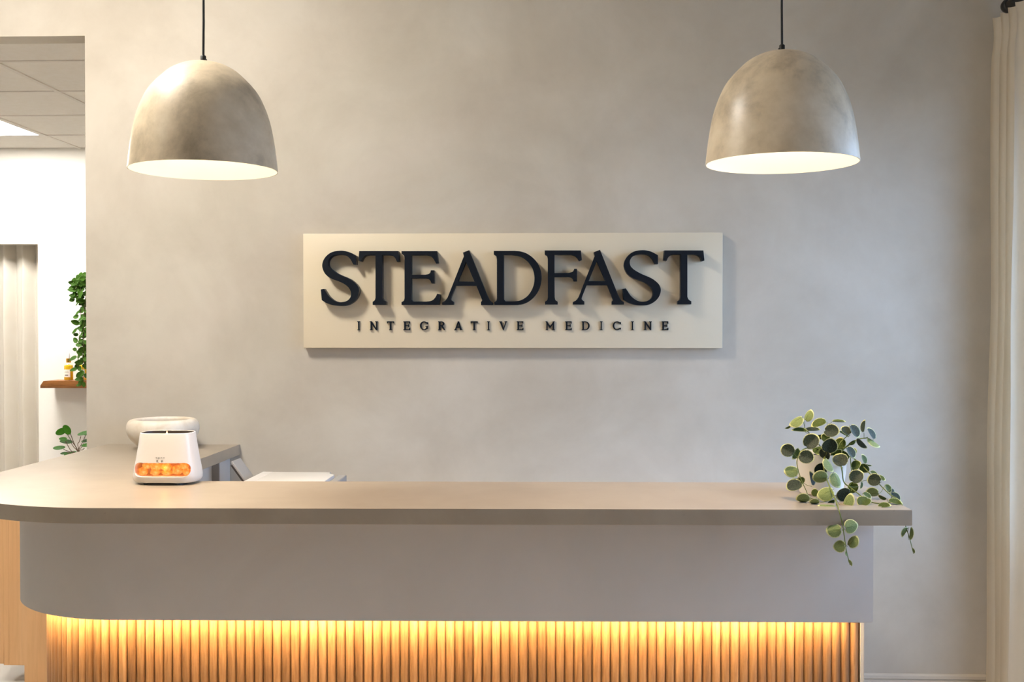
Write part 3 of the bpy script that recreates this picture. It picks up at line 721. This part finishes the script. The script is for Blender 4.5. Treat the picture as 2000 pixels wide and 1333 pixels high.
def leaf(me, parent, pos, normal, rib, size):
    n_ = normal.normalized(); r_ = (rib - n_ * rib.dot(n_))
    if r_.length < 1e-4: r_ = n_.orthogonal()
    r_.normalize(); x_ = r_.cross(n_)
    mt = Matrix((x_, r_, n_)).transposed().to_4x4()
    o = link(bpy.data.objects.new('leaf', me), parent)
    o.matrix_local = Matrix.Translation(pos) @ mt @ Matrix.Scale(size, 4)
    return o, pos - r_ * size

# trailing variegated plant on the counter
PX, PY = 0.757, 3.165
tp = thing('trailing_plant', (PX, PY, ZT), 'variegated trailing plant in a white pot, spilling over the counter edge', 'potted plant')
mesh_obj('pot', lathe(bmesh.new(), [(0, 0), (0.056, 0), (0.060, 0.003), (0.0675, 0.06), (0.072, 0.112), (0.0725, 0.115), (0.069, 0.115), (0.066, 0.10), (0, 0.10)], 44), M['ceramic'], tp, smooth=40)
mesh_obj('soil', lathe(bmesh.new(), [(0, 0.101), (0.066, 0.101), (0.066, 0.104), (0, 0.108)], 24), M['soil'], tp)
def cw(cx, cy, y):                     # photograph crop position -> point relative to the plant, at distance y
    return ony(1480 + cx / 3.809, 780 + cy / 3.809, y) - Vector((PX, PY, ZT))
stems = [
 ([(560, 440, 3.14), (505, 425, 3.09), (487, 480, 3.06), (500, 560, 3.04), (530, 640, 3.01), (570, 730, 2.95), (600, 815, 2.872), (630, 930, 2.858), (646, 1040, 2.858), (662, 1140, 2.86), (688, 1235, 2.86)], 0.0017),
 ([(520, 440, 3.15), (440, 365, 3.12), (345, 372, 3.08), (300, 430, 3.06), (292, 490, 3.05), (320, 590, 3.04), (355, 670, 3.03), (390, 735, 3.02), (480, 747, 3.01), (570, 765, 2.995)], 0.0013),
 ([(600, 440, 3.14), (625, 520, 3.08), (640, 615, 3.05), (690, 660, 3.03), (745, 702, 3.01), (800, 745, 2.99), (880, 776, 2.97), (975, 772, 2.975), (1040, 755, 2.99)], 0.0016),
 ([(620, 430, 3.16), (690, 430, 3.14), (760, 480, 3.13), (825, 545, 3.10), (920, 650, 3.06), (990, 715, 3.02), (1042, 745, 2.99), (1080, 800, 2.95), (1085, 880, 2.915), (1105, 960, 2.90), (1135, 1055, 2.895), (1158, 1148, 2.892)], 0.0014),
 ([(570, 440, 3.16), (640, 370, 3.16), (740, 303, 3.17), (815, 288, 3.18)], 0.0020),
 ([(540, 440, 3.17), (440, 320, 3.17), (385, 255, 3.17), (350, 215, 3.17)], 0.0015),
 ([(555, 440, 3.15), (530, 330, 3.13), (520, 250, 3.14), (530, 180, 3.16)], 0.0013),
 ([(560, 440, 3.12), (610, 330, 3.12), (660, 280, 3.13), (690, 250, 3.14)], 0.0013),
 ([(690, 440, 3.14), (695, 520, 3.12), (700, 560, 3.11)], 0.0011),
]
nodes_p = []
for pts, r in stems:
    wp = catmull([cw(*p) for p in pts], 6)
    bm = bmesh.new(); tube(bm, wp, [1.35 * r * (1 - 0.5 * i / len(wp)) for i in range(len(wp))], 6)
    mesh_obj('stem', bm, M['stem'], tp, smooth=60)
    nodes_p += wp
# crop x, y, half length, half width, roll, side shown (d dark top, l underside, g green), distance
LV = [(372, 122, 50, 34, 62, 'l', 3.17), (285, 160, 60, 38, 32, 'l', 3.16), (226, 204, 26, 9, 25, 'g', 3.17), (315, 242, 58, 16, -4, 'g', 3.15), (405, 237, 60, 14, 2, 'd', 3.18),
      (460, 187, 58, 33, 18, 'g', 3.14), (600, 172, 50, 7, -3, 'g', 3.15), (548, 242, 58, 52, 20, 'd', 3.10), (655, 240, 42, 32, -35, 'd', 3.12), (712, 240, 56, 34, -58, 'd', 3.13),
      (797, 205, 50, 18, 82, 'd', 3.17), (838, 262, 52, 22, -58, 'd', 3.18), (864, 316, 58, 20, -36, 'l', 3.17), (778, 322, 52, 22, -45, 'd', 3.15), (635, 262, 38, 12, -28, 'g', 3.15),
      (400, 320, 64, 60, 30, 'd', 3.08), (505, 288, 34, 34, 40, 'g', 3.11), (532, 345, 62, 56, 20, 'd', 3.06), (615, 335, 48, 46, 30, 'g', 3.13), (225, 385, 54, 52, 20, 'd', 3.06),
      (278, 402, 46, 26, 62, 'g', 3.09), (360, 435, 58, 54, 10, 'd', 3.05), (505, 405, 50, 38, -52, 'd', 3.08), (615, 460, 60, 50, 5, 'd', 3.06), (685, 398, 50, 30, -58, 'd', 3.10),
      (714, 388, 26, 18, 80, 'l', 3.12), (533, 486, 58, 30, -58, 'l', 3.035), (465, 520, 52, 48, 40, 'd', 3.06), (252, 532, 54, 46, -10, 'l', 3.05), (392, 595, 56, 20, -78, 'd', 3.05),
      (468, 588, 58, 48, 15, 'l', 3.03), (588, 598, 60, 40, -68, 'l', 3.03), (275, 650, 60, 46, 8, 'd', 3.03), (322, 610, 34, 26, 20, 'g', 3.05), (505, 698, 64, 54, 20, 'l', 3.0),
      (428, 698, 30, 28, 70, 'g', 3.03), (640, 706, 58, 52, 30, 'd', 3.02), (662, 760, 62, 38, 65, 'l', 2.96), (735, 582, 56, 52, 20, 'd', 3.04), (715, 660, 46, 38, 80, 'g', 3.06),
      (733, 497, 44, 34, 70, 'g', 3.10), (785, 450, 38, 20, -70, 'g', 3.13), (795, 510, 42, 34, -20, 'g', 3.12), (825, 487, 24, 6, -12, 'g', 3.14), (862, 560, 34, 18, -40, 'g', 3.11),
      (870, 606, 52, 48, 30, 'd', 3.07), (915, 592, 32, 18, -28, 'g', 3.08), (765, 640, 28, 10, 80, 'g', 3.08), (855, 703, 50, 36, -5, 'l', 3.05), (965, 665, 34, 22, -60, 'g', 3.06),
      (992, 700, 40, 13, 84, 'd', 3.05), (1020, 732, 42, 28, -45, 'd', 3.04), (1020, 772, 48, 22, -15, 'g', 2.975), (930, 727, 32, 14, -25, 'g', 3.0), (940, 800, 44, 20, 3, 'g', 2.93),
      (790, 768, 54, 38, -5, 'g', 2.965), (810, 720, 34, 18, -35, 'g', 3.0), (340, 748, 52, 34, 0, 'l', 2.985), (425, 772, 38, 20, 0, 'l', 2.96), (520, 790, 64, 26, -4, 'l', 2.93), (545, 762, 28, 16, 25, 'g', 2.99),
      (570, 975, 54, 52, 0, 'l', 2.865), (697, 950, 54, 46, 85, 'l', 2.865), (607, 1095, 46, 42, 80, 'l', 2.865), (703, 1060, 48, 38, 60, 'l', 2.865),
      (664, 1150, 20, 8, -75, 'l', 2.86), (684, 1220, 24, 9, -65, 'l', 2.86), (1100, 992, 40, 16, 60, 'l', 2.90), (1130, 1002, 46, 13, 84, 'l', 2.895), (1156, 1130, 20, 6, -70, 'l', 2.892),
      (445, 385, 40, 30, 10, 'g', 3.12), (580, 400, 46, 32, 30, 'g', 3.11), (650, 415, 40, 30, -30, 'g', 3.13), (470, 270, 44, 20, 5, 'g', 3.16), (700, 320, 30, 16, 30, 'g', 3.17), (262, 595, 12, 9, 50, 'l', 3.06)]
MP = 3.05 / F_PX / 3.809
pet = bmesh.new()
for i, (cx, cy, a, b, ro, kind, y) in enumerate(LV):
    pos = cw(cx, cy, y)
    viewd = (pos + Vector((PX, PY, ZT)) - Vector((0, 0, CZ))).normalized()
    ax = (_rt * math.cos(math.radians(ro)) + _up * math.sin(math.radians(ro)))
    ax = (ax - viewd * ax.dot(viewd)).normalized()
    tilt = math.acos(min(1.0, b / a)) * (1 if random.random() < 0.6 else -1)
    n_ = -viewd
    perp = ax.cross(viewd).normalized()
    n_ = (n_ * math.cos(tilt) + perp * math.sin(tilt)).normalized()
    if kind == 'l': n_ = -n_
    q = min(nodes_p, key=lambda p: (p - pos).length)
    rib = pos - q
    if b / a < 0.7: rib = ax * (1 if rib.dot(ax) > 0 else -1)
    size = a * MP * 0.97
    me = {'d': L_DARK, 'l': L_DARK, 'g': L_MID}[kind]
    o, base = leaf(me, tp, pos, n_, rib, size)
    if (base - q).length < 0.09:
        mid = (base + q) / 2 + Vector((0, 0, -0.003))
        tube(pet, [q, mid, base], 0.0007, 5)
mesh_obj('petioles', pet, M['stem'], tp, smooth=60)['kind'] = 'stuff'

# ------------------------------------------------------------------ hall things
sh = thing('wall_shelf', (-2.92, HY, 1.113), 'live-edge walnut wall shelf in the hall', 'shelf')
b_ = bmesh.new(); xs = [i / 12 for i in range(13)]
top = []; botv = []
n = 12
def shelf_x(t): return -0.445 + 0.86 * t
vs_ = []
for i in range(n + 1):
    t = i / n; x = shelf_x(t); d = -0.205 + 0.010 * math.sin(7 * t) + 0.006 * math.sin(19 * t)
    sl_ = 0.012 if i == 0 else 0
    vs_.append([b_.verts.new(p) for p in ((x - (0 if i else 0.008), 0, 0), (x - (0 if i else 0.010), d + 0.008, 0.0), (x - (0 if i else 0.006), d, 0.018), (x + sl_, d + 0.006, 0.047), (x + sl_, 0, 0.047))])
for A, B in zip(vs_, vs_[1:]):
    for k in range(5): b_.faces.new((A[k], A[(k + 1) % 5], B[(k + 1) % 5], B[k]))
b_.faces.new(vs_[0]); b_.faces.new(vs_[-1][::-1])
mesh_obj('board', b_, M['walnut'], sh, smooth=40)
b_ = bmesh.new(); box(b_, 0.0, 0.02, -0.16, 0, -0.10, 0); box(b_, 0.0, 0.02, -0.02, 0, -0.14, -0.1)
mesh_obj('bracket', b_, M['black'], sh)
def bottle(x, y, label):
    t = thing('dropper_bottle', (x, y, 1.160), label, 'bottle', 'oil bottles on the hall shelf')
    R = 0.030
    g = mesh_obj('glass_body', lathe(bmesh.new(), [(0, 0), (R - 0.004, 0), (R, 0.004), (R, 0.098), (R - 0.004, 0.108), (0.014, 0.116), (0.012, 0.122), (0, 0.122)], 28), M['glass'], t, smooth=40)
    mesh_obj('oil', lathe(bmesh.new(), [(0, 0.003), (R - 0.004, 0.003), (R - 0.002, 0.006), (R - 0.002, 0.098), (0.012, 0.104), (0, 0.104)], 28), M['oil'], g, smooth=40)
    mesh_obj('collar', lathe(bmesh.new(), [(0, 0.118), (0.016, 0.118), (0.016, 0.144), (0.013, 0.146), (0, 0.146)], 24), M['gold'], t, smooth=40)
    mesh_obj('dropper_bulb', lathe(bmesh.new(), [(0, 0.145), (0.008, 0.145), (0.009, 0.160), (0.0075, 0.176), (0.004, 0.184), (0, 0.186)], 18), M['white_plastic'], t, smooth=60)
    bm = bmesh.new(); a0, a1 = -PI / 2 - 0.85, -PI / 2 + 0.75
    for i in range(9):
        a = a0 + (a1 - a0) * i / 8; c, s_ = math.cos(a) * (R + 0.0006), math.sin(a) * (R + 0.0006)
        bm.verts.new((c, s_, 0.022)); bm.verts.new((c, s_, 0.072))
    bm.verts.ensure_lookup_table()
    for i in range(8): bm.faces.new((bm.verts[2 * i], bm.verts[2 * i + 2], bm.verts[2 * i + 3], bm.verts[2 * i + 1]))
    lb = mesh_obj('paper_label', bm, M['label'], t, smooth=60)
    bm = bmesh.new()
    for (z, h, w) in ((0.062, 0.002, 0.4), (0.054, 0.002, 0.45), (0.038, 0.006, 0.36)):
        for i in range(6):
            a = -PI / 2 - w - 0.05 + 2 * w * i / 6; b2 = a + 2 * w / 6
            q = [(math.cos(u) * (R + 0.0010), math.sin(u) * (R + 0.0010)) for u in (a, b2)]
            bm.faces.new([bm.verts.new(p) for p in ((q[0][0], q[0][1], z - h), (q[1][0], q[1][1], z - h), (q[1][0], q[1][1], z), (q[0][0], q[0][1], z))])
    mesh_obj('printed_lines', bm, M['dark_grey'], lb)
bottle(-3.232, 7.19, 'yellow oil dropper bottle with gold collar, standing clear near the shelf end')
bottle(-3.135, 7.19, 'yellow oil dropper bottle with gold collar, partly behind the trailing vine')
# vine trailing from a hanging pot
hv = thing('hanging_vine', (-2.90, 7.0, 1.80), 'green trailing vine from a hanging pot in the hall', 'hanging plant')
mesh_obj('pot', lathe(bmesh.new(), [(0, -0.05), (0.06, -0.05), (0.075, 0.07), (0.07, 0.07), (0.065, 0.05), (0, 0.05)], 28), M['ceramic'], hv, smooth=40)
b_ = bmesh.new()
for a in (0.4, 2.5, 4.6): tube(b_, [(0.07 * math.cos(a), 0.07 * math.sin(a), 0.06), (0, 0, 0.45), (0, 0, HZ - 1.80)], 0.0015, 5)
mesh_obj('hanger_cord', b_, M['label'], hv)
ivy_nodes = []
for (x_top, x_bot, yo, zb, ph) in ((-0.155, -0.158, -0.03, -0.56, 0.0), (-0.135, -0.142, 0.0, -0.62, 1.0), (-0.118, -0.120, 0.02, -0.5, 2.0), (-0.10, -0.128, -0.05, -0.66, 3.0), (-0.178, -0.186, -0.01, -0.10, 4.0)):
    pts = [(-0.05, yo * 0.5, 0.07), (x_top * 0.75, yo, 0.055)]
    for k in range(8):
        t = k / 7; pts.append((x_top + (x_bot - x_top) * t + 0.008 * math.sin(5 * t + ph), yo - 0.02 * t, 0.03 + (zb - 0.03) * t))
    wp = catmull(pts, 4); b_ = bmesh.new(); tube(b_, wp, 0.0014, 5); mesh_obj('stem', b_, M['brown_stem'], hv)
    d = 0
    for k in range(4, len(wp), 1):
        p = wp[k]; s_ = 1 if (k % 2) else -1
        dirv = Vector((s_ * random.uniform(0.2, 1), random.uniform(-0.6, 0.1), random.uniform(-1.1, 0.35))).normalized()
        sz = random.uniform(0.015, 0.025)
        nrm = Vector((random.uniform(-0.9, 0.9), -1, random.uniform(-0.2, 0.9)))
        leaf(L_IVY, hv, p + dirv * sz * 1.15, nrm, dirv, sz)
# wooden storage cabinet just past the wall end, with a small plant on it
cb = thing('storage_cabinet', (-1.95, 4.56, 0), 'maple wooden storage cabinet with a toe-kick, past the end of the plaster wall', 'cabinet')
b_ = bmesh.new()
prof_c = [(-0.362, 0.080), (-0.362, 0.88), (0.20, 0.88), (0.20, 0.0), (-0.297, 0.0), (-0.297, 0.080)]
a = [b_.verts.new((x, 0, z)) for x, z in prof_c]; b2 = [b_.verts.new((x, 0.02, z)) for x, z in prof_c]
for i in range(6): b_.faces.new((a[i], a[(i + 1) % 6], b2[(i + 1) % 6], b2[i]))
b_.faces.new(a); b_.faces.new(b2[::-1]); mesh_obj('side_panel', b_, M['maple'], cb)
boxo('carcass', -0.36, 0.20, 0.021, 0.70, 0.082, 0.86, M['maple'], cb)
boxo('top_panel', -0.40, 0.20, 0.021, 0.70, 0.861, 0.885, M['maple'], cb, 0.002, 1)
boxo('toe_board', -0.297, -0.28, 0.021, 0.70, 0.0, 0.081, M['trim'], cb)
boxo('front_frame', -0.386, -0.3625, 0.0, 0.70, 0.080, 0.86, M['maple'], cb)
dr = boxo('door', -0.410, -0.388, 0.004, 0.60, 0.084, 0.855, M['maple'], cb, 0.001, 1)
b_ = bmesh.new(); tube(b_, [(-0.410, 0.03, 0.676), (-0.436, 0.03, 0.676), (-0.436, 0.13, 0.676), (-0.410, 0.13, 0.676)], 0.007, 8); mesh_obj('handle', b_, M['white_plastic'], dr, smooth=50)
sp_ = thing('leafy_houseplant', (-2.17, 4.95, 0.885), 'small green broad-leaved plant on top of the wooden cabinet', 'potted plant')
mesh_obj('pot', lathe(bmesh.new(), [(0, 0), (0.04, 0), (0.05, 0.04), (0.046, 0.04), (0.04, 0.03), (0, 0.03)], 28), M['ceramic'], sp_, smooth=40)
SPO = Vector((-2.17, 4.95, 0.885))
for (bx_, by_, tx, ty, ang, sz, w) in ((151, 880, 137, 846, 135, 0.021, 0), (150, 876, 127, 841, 200, 0.020, 0), (150, 880, 138, 864, 178, 0.022, 1), (152, 870, 158, 853, 40, 0.024, 1), (153, 880, 168, 849, 10, 0.02, 1), (140, 882, 128, 862, 140, 0.016, 1), (146, 884, 124, 878, 165, 0.022, 1), (146, 886, 131, 884, 205, 0.014, 1), (150, 884, 146, 884, 200, 0.022, 1), (154, 880, 164, 866, 35, 0.019, 1), (156, 880, 165, 876, 50, 0.019, 1), (152, 884, 172, 884, 20, 0.02, 1)):
    y = 4.95 + random.uniform(-0.03, 0.03)
    p0, p1 = ony(bx_, by_, 4.95) - SPO, ony(tx, ty, y) - SPO
    root = Vector((0.0, 0, 0.03))
    b_ = bmesh.new(); tube(b_, catmull([root, p0, (p0 + p1) / 2 + Vector((0, 0, -0.004)), p1], 3), 0.0016, 5); mesh_obj('stem', b_, M['brown_stem'], sp_, smooth=60)
    dv = _rt * math.cos(math.radians(ang)) + Vector((0, 0, 1)) * math.sin(math.radians(ang))
    nn = Vector((random.uniform(-0.2, 0.2), -1 if w == 0 else -0.45, 0.25 if w == 0 else 0.9))
    leaf(L_SHRUB, sp_, p1 + dv * sz * 0.9, nn, dv, sz * 1.3)

# ------------------------------------------------------------------ curtains
def curtain_mesh(length, height, waves, amp, top_pinch, seed, nu=160, nv=48, hem=0.0):
    """hangs in local x (length) and z (0 = floor hem, height = top), folds in y"""
    bm = bmesh.new(); V = []
    for j in range(nv + 1):
        t = j / nv; z = height * t; row = []
        for i in range(nu + 1):
            u = i / nu
            ph = 2 * PI * waves * u
            k = 1.0 - 0.35 * t
            pinch = 1.0
            if top_pinch and z > height - 0.16:
                q = (z - (height - 0.16)) / 0.16; pinch = 1.0 - 0.35 * math.sin(q * PI)
            y = amp * k * pinch * (math.sin(ph + 0.5 * noise.noise(Vector((u * 3, t * 1.3, seed)))) + 0.25 * math.sin(2.0 * ph + 1.0 + seed))
            y += 0.012 * noise.noise(Vector((u * 5, t * 4, seed + 9)))
            x = length * u + 0.006 * math.sin(2 * ph) + 0.010 * (1 - t) * noise.noise(Vector((u * 2, t * 2, seed + 4)))
            if hem and 0 < hem - z < 0.012: y -= 0.003
            row.append(bm.verts.new((x, y, z)))
        V.append(row)
    for j in range(nv):
        for i in range(nu): bm.faces.new((V[j][i], V[j][i + 1], V[j + 1][i + 1], V[j + 1][i]))
    return bm
cu = thing('window_curtain', (1.705, 4.378, 0.02), 'cream linen floor-length curtain gathered beside the window', 'curtain', rz=-PI / 2)
mesh_obj('curtain_panel', curtain_mesh(0.305, 2.685, 4.4, 0.030, True, 2.0, 150, 70), M['linen'], cu, smooth=80)
rod = thing('curtain_rod', (1.705, 4.235, 2.725), 'black curtain rod with a rounded finial above the linen curtain', 'curtain rod')
b_ = bmesh.new(); tube(b_, [(0, 0, 0), (0, -2.9, 0)], 0.017, 16); mesh_obj('rod', b_, M['black'], rod, smooth=50)
fin = mesh_obj('finial', lathe(bmesh.new(), [(0, 0.026), (0.014, 0.024), (0.025, 0.012), (0.027, -0.002), (0.022, -0.014), (0.017, -0.018), (0, -0.018)], 24), M['black'], rod, smooth=60)
fin.rotation_euler = (-PI / 2, 0, 0)
b_ = bmesh.new(); tube(b_, [(0, -0.10, 0), (XR - 1.705, -0.10, 0)], 0.009, 10); tube(b_, [(0, -2.5, 0), (XR - 1.705, -2.5, 0)], 0.009, 10); mesh_obj('bracket', b_, M['black'], rod, smooth=50)
hc = thing('doorway_curtain', (DX - 0.93, HY + 0.16, 0.02), 'ivory full-length curtain hanging in the hall doorway', 'curtain')
mesh_obj('curtain_panel', curtain_mesh(0.92, 2.10, 7, 0.045, False, 5.0, 160, 24), M['sheer'], hc, smooth=80)
b_ = bmesh.new(); tube(b_, [(-0.15, 0, 2.115), (1.1, 0, 2.115)], 0.012, 10); mesh_obj('rail', b_, M['tbar'], hc, smooth=50)
